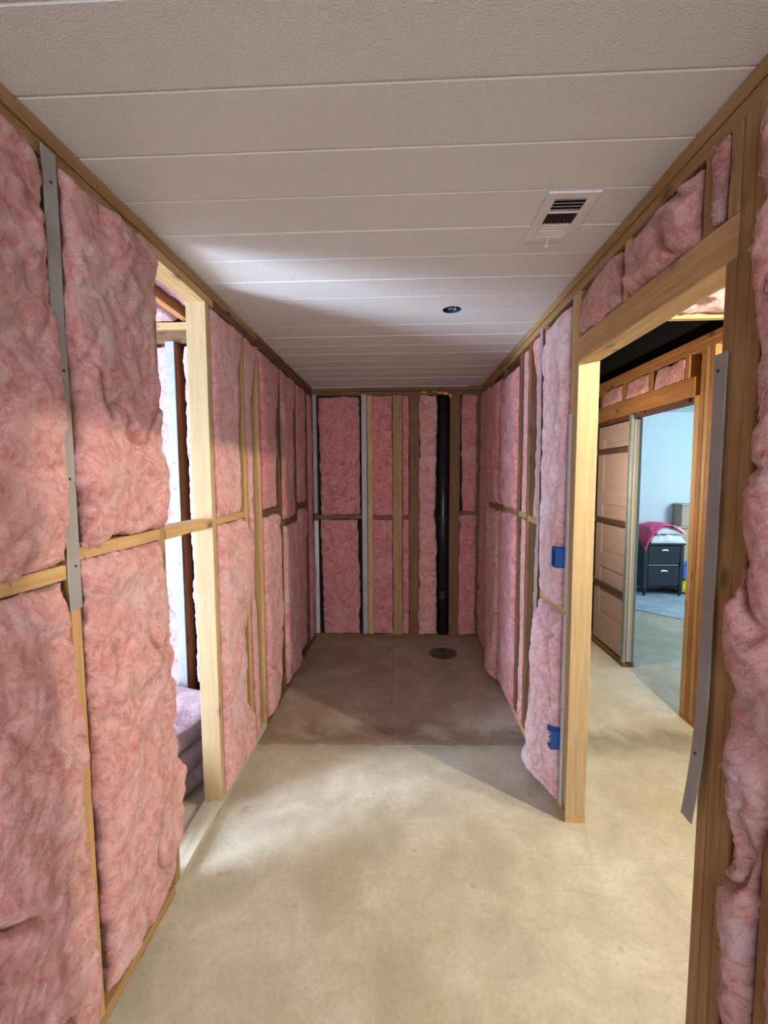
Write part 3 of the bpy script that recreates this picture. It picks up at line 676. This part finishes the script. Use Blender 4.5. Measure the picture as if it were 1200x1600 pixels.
bm = bmesh.new(); tube(bm, [(0, .112, fz+.002), (.0, .120, fz-.008), (.0, .128, fz-.010), (.0, .134, fz-.016)], .0025, 8); chamfer_box(bm, (-.006, .128, fz-.020), (.006, .138, fz-.015), .001)
link('lever', tomesh(bm, 'lever'), VENTW, vt)
lb = root('ceiling_box', (hx, hy, H), 'round blue electrical box recessed in the ceiling', 'electrical box')
bm = bmesh.new(); cyl(bm, (0, 0, -.0005), (0, 0, .0185), hr-.001, seg=32, cap=False); cyl(bm, (0, 0, -.0005), (0, 0, .0185), hr-.0045, seg=32, cap=False)
link('box_ring', tomesh(bm, 'box_ring'), flat('dark_blue_plastic', (.004, .035, .13), .4), lb)  # blue darkened, shade of a deeper recess put into the colour
bm = bmesh.new(); cyl(bm, (0, 0, .0175), (0, 0, .0190), hr-.001, seg=32); link('box_back', tomesh(bm, 'box_back'), DARKBOARD, lb)  # black disc stands in for the shaded depth of the box
bm = bmesh.new(); tube(bm, [(-.02, 0, .018), (-.015, .01, .004), (.0, .005, .010), (.015, .012, .003), (.022, .0, .018)], .0022)
link('wire', tomesh(bm, 'wire'), WIREC, lb)

# ---------------------------------------------------------------- left room seen through the empty bay
YL = 2.60
w5 = box('wall_left_room', (-3.1, YL+.091, 0), (-A-.102, YL+.101, 2.9), DARKBOARD, None)
tag(w5, 'insulated stud wall of the room seen through the empty bay', 'wall', kind='structure')
beam('top_plate', (-3.1, YL, 2.350), (-A-.103, YL+.09, 2.420), W_DARK, w5)
beam('top_plate', (-3.1, YL-.03, 2.422), (-A-.103, YL+.09, 2.462), W_CLEAN, w5)
beam('bottom_plate', (-3.1, YL, 0), (-A-.103, YL+.09, .038), W_CLEAN, w5)
for x in (-1.86, -1.375, -1.20): beam('stud', (x, YL, .038), (x+.05, YL+.09, 2.35), W_AGED if x > -1.3 else W_ORANGE, w5)
FL = (Vector((0, YL, 0)), Vector((1, 0, 0)), Vector((0, 0, 1)), Vector((0, -1, 0)))
GO = 'pink batts of the room beyond the empty bay'
batt(FL, (-1.81, -1.375), (.04, 2.33), 'bright pink batt left of the white strip, seen through the empty bay', GO, m=PINK_LIT, puff=.010, crease=.020, er=[(0, -1.35), (2.3, -1.35)])
batt(FL, (-1.325, -1.20), (.30, 2.33), 'bright pink batt right of the white strip, seen through the empty bay', GO, m=PINK_LIT, puff=.008, crease=.028, el=[(.3, -1.27), (1.2, -1.28), (2.3, -1.28)])
batt(FL, (-1.15, -.96), (.04, 2.33), 'pink batt hidden behind the pale post', GO, m=PINK_LIT, puff=.012, crease=.02)
strip(FL, -1.378, -1.322, .24, 2.352, 'long white strip in the far room, seen through the empty bay', m=flat('white_strip', (.36, .37, .37), .6), screws=[(1.65, 0), (1.05, .006), (1.5, -.004)], thick=.006, bend=lambda t: (0, .024))
jt = box('ceiling_left_room', (-3.1, -.8, 2.74), (-A-.103, YL+.09, 2.76), DARKBOARD, None)
tag(jt, 'open joist ceiling over the room beyond the empty bay', 'ceiling', kind='structure')
for x, m in ((-1.80, W_JOIST), (-1.285, W_JOIST)): beam('joist', (x, -.8, 2.475), (x+.045, YL+.09, 2.74), m, jt)
FC = (Vector((0, 0, 2.52)), Vector((1, 0, 0)), Vector((0, 1, 0)), Vector((0, 0, -1)))
FC2 = (Vector((0, 0, 2.555)), FC[1], FC[2], FC[3])
batt(FC2, (-1.24, -.96), (.7, YL), 'overhead pink batt between orange joist and left wall', 'overhead batts beyond the empty bay', m=PINK_LIT, puff=.03, crease=.02)
batt(FC, (-1.755, -1.285), (.7, YL), 'overhead pink batt on the far side of the orange joist', 'overhead batts beyond the empty bay', m=PINK_LIT, puff=.05, crease=.02)
bm = bmesh.new(); tube(bm, [(-1.80, 2.2, 2.49), (-1.5, 2.16, 2.494), (-1.26, 2.13, 2.497), (-1.1, 2.1, 2.53), (-.97, 2.05, 2.56)], .0028)
tag(link('twine', tomesh(bm, 'twine'), TWINE), 'thin yellow twine strung under the orange joist', 'twine')
for nm, lo, hi, m, lb_ in [('wall_left_room_outer', (-3.2, -.9, 0), (-3.1, YL+.1, 2.74), WALLBLUE, 'outer wall of the room beyond the empty bay')]:
    tag(box(nm, lo, hi, m, None), lb_, 'wall', kind='structure')
# folded batts lying on the floor
def rolled(loc, rot, size, name, label, m, n=4):
    rt = root(name, loc, label, 'insulation'); rt.rotation_euler = (0, 0, rot)
    bpy.context.view_layer.update()
    sx, sy, sz = size
    for i in range(n):
        z0 = sz*i/n; z1 = sz*(i+1)/n+.004
        bm = bmesh.new(); nx, ny, nz = 30, 40, 8
        bmesh.ops.create_grid(bm, x_segments=nx, y_segments=ny, size=.5)
        top = {}
        for v in bm.verts: v.co.z = 1
        g2 = bmesh.ops.duplicate(bm, geom=bm.verts[:]+bm.edges[:]+bm.faces[:])['geom']
        bot = [e for e in g2 if isinstance(e, bmesh.types.BMVert)]
        for v in bot: v.co.z = 0
        bd = [e for e in bm.edges if e.is_boundary]
        bmesh.ops.bridge_loops(bm, edges=bd)
        bmesh.ops.subdivide_edges(bm, edges=[e for e in bm.edges if abs(e.verts[0].co.z-e.verts[1].co.z) > .5], cuts=4)
        sh = (random.uniform(-.015, .015), random.uniform(-.02, .02))
        for v in bm.verts:
            x, y, z = v.co
            e = math.sin(z*math.pi)
            k_ = 1+.10*e/ max(1, n*.5)
            nn = float(fbm(np.array([x*7+z*3+i]), np.array([y*7-z*2.0]), 90+i, 4, .6)[0])
            dome = (1-(2*x)**4)*(1-(2*y)**6)
            X = x*sx*k_+sh[0]+nn*.012*e; Y = y*sy*k_+sh[1]; Z = z0+(z1-z0)*z
            if z > .9: Z += (.02*dome if i == n-1 else 0)+nn*.012*(1 if i == n-1 else .3)-.02*(1-dome)*.5
            v.co = Vector((X, Y, max(Z, .001)))
        link('folded_layer', tomesh(bm, 'folded_layer', True), m, rt)
    return rt
rolled((-1.33, 2.06, 0), -.26, (.52, .84, .33), 'insulation_bundle', 'folded pink insulation lying on the floor beyond the empty bay', BUNDLE_LIT, 3)

# ---------------------------------------------------------------- right-hand room, pocket door wall
XP = 1.80
wp = box('wall_pocket', (XP+.089, 3.7, 0), (XP+.099, 4.6, 2.05), DARKBOARD, None)
tag(wp, 'orange timber wall with the pocket door opening, seen through the doorway', 'wall', kind='structure')
box('sheathing', (XP+.089, 2.66, 2.05), (XP+.099, 6.2, 2.72), DARKBOARD, wp)  # black board added in place of the dark void above
box('sheathing', (XP+.089, 4.6, 0), (XP+.099, 6.2, 2.049), DARKBOARD, wp)
box('sheathing', (XP+.089, -.6, 0), (XP+.099, 2.66, 2.72), WALLBLUE, wp)
beam('top_plate', (XP, -.6, 2.315), (XP+.089, 4.6, 2.353), W_ORANGE, wp); beam('top_plate', (XP-.004, -.6, 2.354), (XP+.089, 4.6, 2.396), W_ORANGE, wp)
beam('bottom_plate', (XP, 3.58, 0), (XP+.089, 4.6, .034), W_DARK, wp)
beam('bottom_plate', (XP, -.6, 0), (XP+.089, 2.84, .030), W_ORANGE, wp)
beam('header', (XP, 2.84, 2.052), (XP+.040, 4.6, 2.172), W_ORANGE, wp); beam('header', (XP+.046, 2.84, 2.052), (XP+.088, 4.6, 2.172), W_ORANGE, wp)
for (y0, y1) in [(2.672, 2.71), (2.75, 2.79)]: beam('stud', (XP, y0, .030), (XP+.089, y1, 2.315), W_ORANGE, wp)
beam('stud', (XP+.0, 2.712, .030), (XP+.089, 2.748, 2.315), W_CLEAN, wp)
beam('stud', (XP, 2.792, .030), (XP+.089, 2.84, 2.05), W_CLEAN, wp)
for y in (2.9, 3.30, 3.70, 4.10): beam('cripple_stud', (XP, y, 2.173), (XP+.089, y+.045, 2.314), W_ORANGE, wp)
beam('stud', (XP, 4.4, .034), (XP+.089, 4.44, 2.05), W_DARK, wp)
FP = (Vector((XP, 0, 0)), Vector((0, 1, 0)), Vector((0, 0, 1)), Vector((-1, 0, 0)))
for (a_, b_, l_) in [(2.945, 3.30, 'pink scrap above the pocket door, nearest of three'), (3.345, 3.70, 'pink scrap above the pocket door, middle of three'), (3.745, 4.10, 'pink scrap above the pocket door, farthest of three')]:
    batt(FP, (a_, b_), (2.176, 2.305), l_, 'pink scraps above the pocket door', m=PINK_SHADED, puff=.004, crease=.02, er=[(2.17, b_-.01), (2.31, b_-.06)], tufts=12)
trk = root('door_track', (XP+.044, 3.2, 2.02), 'dark metal sliding door track under the orange header', 'track')
bm = bmesh.new(); chamfer_box(bm, (-.020, -.355, .014), (.020, 1.1, .030), .002); chamfer_box(bm, (-.020, -.355, -.006), (-.016, 1.1, .014), .001); chamfer_box(bm, (.016, -.355, -.006), (.020, 1.1, .014), .001)
link('rail', tomesh(bm, 'rail'), SLATB, trk)
for y in (-.26, .26, .75):
    bm = bmesh.new(); chamfer_box(bm, (-.034, y-.030, .004), (-.020, y+.030, .034), .002); cyl(bm, (-.040, y, .019), (-.030, y, .019), .008, seg=10)
    link('bracket', tomesh(bm, 'bracket'), SLATB, trk)
# split jambs, slats and door
pj = root('pocket_frame', (XP+.044, 3.6, .034), 'pocket door frame of split steel jambs and brown slats', 'door frame')
for (x0, x1) in ((XP+.001, XP+.026), (XP+.066, XP+.088)):
    o = box('split_jamb', (x0, 3.581, .034), (x1, 3.625, 2.045), flat('dull_steel_jamb', (.30, .33, .33), .5, .3), pj, .003)
for z in (.585, 1.170, 1.775): box('slat', (XP+.002, 3.626, z-.022), (XP+.022, 4.398, z+.022), SLATB, pj, .002)
dr = root('pocket_door', (XP+.046, 4.0, .038), 'primed panel door pushed back into its wall pocket', 'door')
dx0, dx1, dy0, dy1, dz0, dz1 = XP+.028, XP+.063, 3.578, 4.215, .045, 2.005
bm = bmesh.new(); q = Vector((0, 0, 0)); st = .105; npan = 5; rail = .105
def adb(lo, hi, c=.001): chamfer_box(bm, Vector(lo)-off(dr), Vector(hi)-off(dr), c)
adb((dx0, dy0, dz0), (dx1, dy0+st, dz1)); adb((dx0, dy1-st, dz0), (dx1, dy1, dz1))
pz = [(.300, .740), (.870, 1.310), (1.440, 1.880)]; rz = [dz0]+[q_ for p_ in pz for q_ in p_]+[dz1]
for i in range(4): adb((dx0, dy0+st, rz[2*i]), (dx1, dy1-st, rz[2*i+1]))
link('door_frame', tomesh(bm, 'door_frame'), DOORP, dr)
for (z_a, z_b) in pz:
    bm = bmesh.new(); adb((dx0+.012, dy0+st, z_a), (dx1-.012, dy1-st, z_b), .001); adb((dx0+.007, dy0+st+.028, z_a+.028), (dx0+.016, dy1-st-.028, z_b-.028), .006)
    link('door_panel', tomesh(bm, 'door_panel'), DOORP, dr)
bm = bmesh.new(); adb((dx0+.001, dy0-.004, dz0), (dx1-.001, dy0+.001, dz1), .0005); link('edge_strip', tomesh(bm, 'edge_strip'), DOOREDGE, dr)

cr_ = box('ceiling_right_room', (B+.102, -.6, 2.72), (XP+.09, 6.3, 2.74), DARKBOARD, None)
tag(cr_, 'open joist ceiling over the right-hand room', 'ceiling', kind='structure')
for y, m in ((1.62, W_CLEAN), (2.06, W_CLEAN), (2.50, W_CLEAN)): beam('joist', (B+.102, y, 2.402), (XP+.09, y+.04, 2.66), m, cr_)
FR = (Vector((0, 0, 2.47)), Vector((1, 0, 0)), Vector((0, 1, 0)), Vector((0, 0, -1)))
for (a_, b_, l_) in ((1.66, 2.06, 'overhead pink batt nearer the doorway in the right-hand room'), (2.10, 2.50, 'overhead pink batt seen just under the doorway header')):
    batt((FR[0], FR[1], FR[2], FR[3]), (B+.11, XP+.085), (a_+.002, b_-.002), l_, 'overhead batts of the right-hand room', m=PINK_LIT, puff=.05, crease=.02, back=-.1)
for nm, lo, hi, m, lb_ in [('wall_right_room_end', (B+.10, 6.2, 0), (XP+.4, 6.3, 2.74), DARKBOARD, 'dark end wall past the pocket door'),
                           ('wall_bedroom_back', (XP+.10, 6.2, 0), (5.1, 6.3, 2.42), WALLBLUE, 'plain pale blue bedroom wall behind the nightstand'),
                           ('wall_bedroom_right', (5.0, 2.6, 0), (5.1, 6.2, 2.42), WALLBLUE, 'right-hand wall of the pale blue bedroom'),
                           ('wall_bedroom_near', (XP+.10, 2.56, 0), (5.1, 2.66, 2.42), WALLBLUE, 'near wall of the pale blue bedroom'),
                           ('ceiling_bedroom', (XP+.10, 2.56, 2.42), (5.1, 6.3, 2.50), WALLBLUE, 'plain pale ceiling of the bedroom')]:
    tag(box(nm, lo, hi, m, None), lb_, nm.split('_')[0], kind='structure')
# rug
bm = bmesh.new(); prism(bm, [(2.55, 5.35), (3.05, 4.80), (3.9, 4.4), (4.7, 4.9), (4.7, 6.1), (2.4, 6.1)], 2, .0005, .007)
tag(link('rug', tomesh(bm, 'rug'), RUG), 'blue-grey rug on the bedroom floor under the nightstand', 'rug')
# nightstand
ns = root('nightstand', (3.37, 5.95, .007), 'black two-drawer nightstand against the pale blue wall', 'nightstand')
def nb(name, lo, hi, m, parent=ns, c=.004):
    bm = bmesh.new(); chamfer_box(bm, lo, hi, c); return link(name, tomesh(bm, name), m, parent)
nb('tabletop', (-.265, -.20, .665), (.265, .20, .690), NAVY); nb('side_panel', (-.235, -.17, .10), (-.215, .17, .665), NAVY); nb('side_panel', (.215, -.17, .10), (.235, .17, .665), NAVY)
nb('back_panel', (-.215, .155, .10), (.215, .17, .665), NAVY); nb('base_panel', (-.215, -.165, .10), (.215, .155, .120), NAVY); nb('divider', (-.19, -.182, .395), (.19, .15, .410), flat('grey_edge', (.30, .33, .38), .4))  # divider in a lighter grey
for sx in (-1, 1):
    for sy in (-1, 1):
        bm = bmesh.new(); x, y = sx*.225, sy*.168
        vs = [bm.verts.new((x+a_*s_, y+b_*s_, z_)) for (z_, s_) in ((0, .012), (.12, .022), (.665, .022)) for (a_, b_) in ((-1, -1), (1, -1), (1, 1), (-1, 1))]
        for r_i in range(2):
            for j in range(4): bm.faces.new([vs[r_i*4+j], vs[r_i*4+(j+1) % 4], vs[r_i*4+4+(j+1) % 4], vs[r_i*4+4+j]])
        bm.faces.new(vs[:4][::-1]); bm.faces.new(vs[8:])
        link('leg', tomesh(bm, 'leg'), NAVY, ns)
for (z0, z1) in ((.130, .385), (.420, .655)):
    dw = nb('drawer', (-.198, -.190, z0), (.198, -.165, z1), NAVY)
    bm = bmesh.new(); zc = z1-.055
    rows = []
    for i in range(9):                                # cup handle
        a_ = math.pi*i/8; rows.append([bm.verts.new((-.055*math.cos(a_)*s_, -.190-d_, zc+.018*math.sin(a_)*s_+h_)) for (s_, d_, h_) in ((1, .0, 0), (.95, .012, -.001), (.8, .020, -.006), (.6, .022, -.012))])
    for i in range(8):
        for j in range(3): bm.faces.new([rows[i][j], rows[i+1][j], rows[i+1][j+1], rows[i][j+1]])
    hd = link('handle', tomesh(bm, 'handle', True), CHROME, dw); md = hd.modifiers.new('solid', 'SOLIDIFY'); md.thickness = .004
def cloth(name, cx, cy, z, sx, sy, th, m, label, cat, seed, slope=0, drop=None):
    bm = bmesh.new(); nx, ny = 40, 26; g = []
    for layer in (0, 1):
        rows = []
        for j in range(ny+1):
            row = []
            for i in range(nx+1):
                a_, b_ = i/nx*2-1, j/ny*2-1
                rr_ = max(0, 1-(abs(a_)**3.2)) ** .5*max(0, 1-(abs(b_)**3.2)) ** .5
                nn = float(fbm(np.array([a_*2.5+seed]), np.array([b_*2.5]), seed, 3)[0])
                x = a_*sx/2*(1+.06*nn); y = b_*sy/2*(1+.06*nn)
                zz = z+(th*rr_*(1+.35*nn)+slope*a_ if layer else -.0+slope*a_*.3*0)
                if drop and layer and a_ < -.55: zz -= drop*((-a_-.55)/.45)**1.3*1
                row.append(bm.verts.new((cx+x, cy+y, max(zz, z+.001*layer) if not drop else zz)))
            rows.append(row)
        for j in range(ny):
            for i in range(nx):
                q_ = [rows[j][i], rows[j][i+1], rows[j+1][i+1], rows[j+1][i]]
                bm.faces.new(q_ if layer else q_[::-1])
    bmesh.ops.remove_doubles(bm, verts=bm.verts, dist=.0012)
    o = link(name, tomesh(bm, name, True), m); return tag(o, label, cat)
cloth('folded_sheet', 3.42, 5.93, .698, .46, .36, .115, WHITEC, 'white folded sheet on the black nightstand', 'bedding', 3)
cloth('folded_sheet', 3.45, 5.93, .815, .38, .33, .095, WHITEC, 'smaller white sheet tucked under the pink blanket', 'bedding', 5)
bm = bmesh.new(); rows = []                           # pink blanket thrown over the pile, hanging to the left
for j in range(25):
    row = []
    for i in range(41):
        t = i/40; s_ = j/24*2-1
        x = 3.10+.50*t; y = 5.93+s_*.19
        zt_ = np.interp(t, [0, .08, .2, .45, .7, .88, 1], [.74, .83, .915, .955, .945, .895, .845])
        zt_ += .012*float(fbm(np.array([t*6]), np.array([s_*3]), 41, 3)[0])-.02*abs(s_)**4
        if s_ < -.2: zt_ -= .12*max(0, 1-t/.5)*((-s_-.2)/.8)**1.3
        if s_ < 0: y -= .02*(1-t)
        row.append(bm.verts.new((x, y, zt_)))
    rows.append(row)
for j in range(24):
    for i in range(40): bm.faces.new([rows[j][i], rows[j][i+1], rows[j+1][i+1], rows[j+1][i]])
o = link('blanket', tomesh(bm, 'blanket', True), HOTPINK); md = o.modifiers.new('solid', 'SOLIDIFY'); md.thickness = .012
tag(o, 'hot pink blanket heaped on the white sheets of the nightstand', 'blanket')
# boxes behind, bin and bag right of the nightstand
cb = root('cardboard_box', (3.97, 6.09, .007), 'tall brown cardboard box right behind the nightstand', 'box')
bm = bmesh.new(); chamfer_box(bm, (-.30, -.10, 0), (.30, .10, .86), .004); link('carton', tomesh(bm, 'carton'), CARDW, cb)
bm = bmesh.new(); chamfer_box(bm, (-.32, -.13, .865), (.30, .10, .885), .003); link('flap', tomesh(bm, 'flap'), CARDW, cb)
bb = root('storage_box', (3.95, 6.09, .892), 'grey-beige box on top of the tall cardboard box', 'box')
bm = bmesh.new(); chamfer_box(bm, (-.24, -.10, 0), (.24, .09, .27), .006); link('box_body', tomesh(bm, 'box_body'), CARD, bb)
bm = bmesh.new(); chamfer_box(bm, (-.248, -.106, .272), (.248, .095, .300), .004); link('lid', tomesh(bm, 'lid'), CARD, bb)
bi = root('plastic_bin', (3.80, 5.89, .21), 'bright blue plastic bin right of the nightstand, on the yellow bag', 'bin')
bm = bmesh.new(); chamfer_box(bm, (-.16, -.07, 0), (.16, .07, .20), .02); link('bin_body', tomesh(bm, 'bin_body'), BLUEP, bi)
bm = bmesh.new(); chamfer_box(bm, (-.172, -.08, .195), (.172, .08, .215), .006); link('rim', tomesh(bm, 'rim'), BLUEP, bi)
o = blob('plastic_bag', (3.79, 5.88, .108), .20, (1.0, .45, .48), YELL, 9, amp=.18); tag(o, 'yellow plastic bag on the floor at the nightstand', 'bag')
# side walls behind the camera that the light comes past
tag(box('wall_side_room_near', (B+.102, -.7, 0), (XP+.1, -.6, 2.74), WALLBLUE, None), 'near wall of the right-hand room, out of view', 'wall', kind='structure')
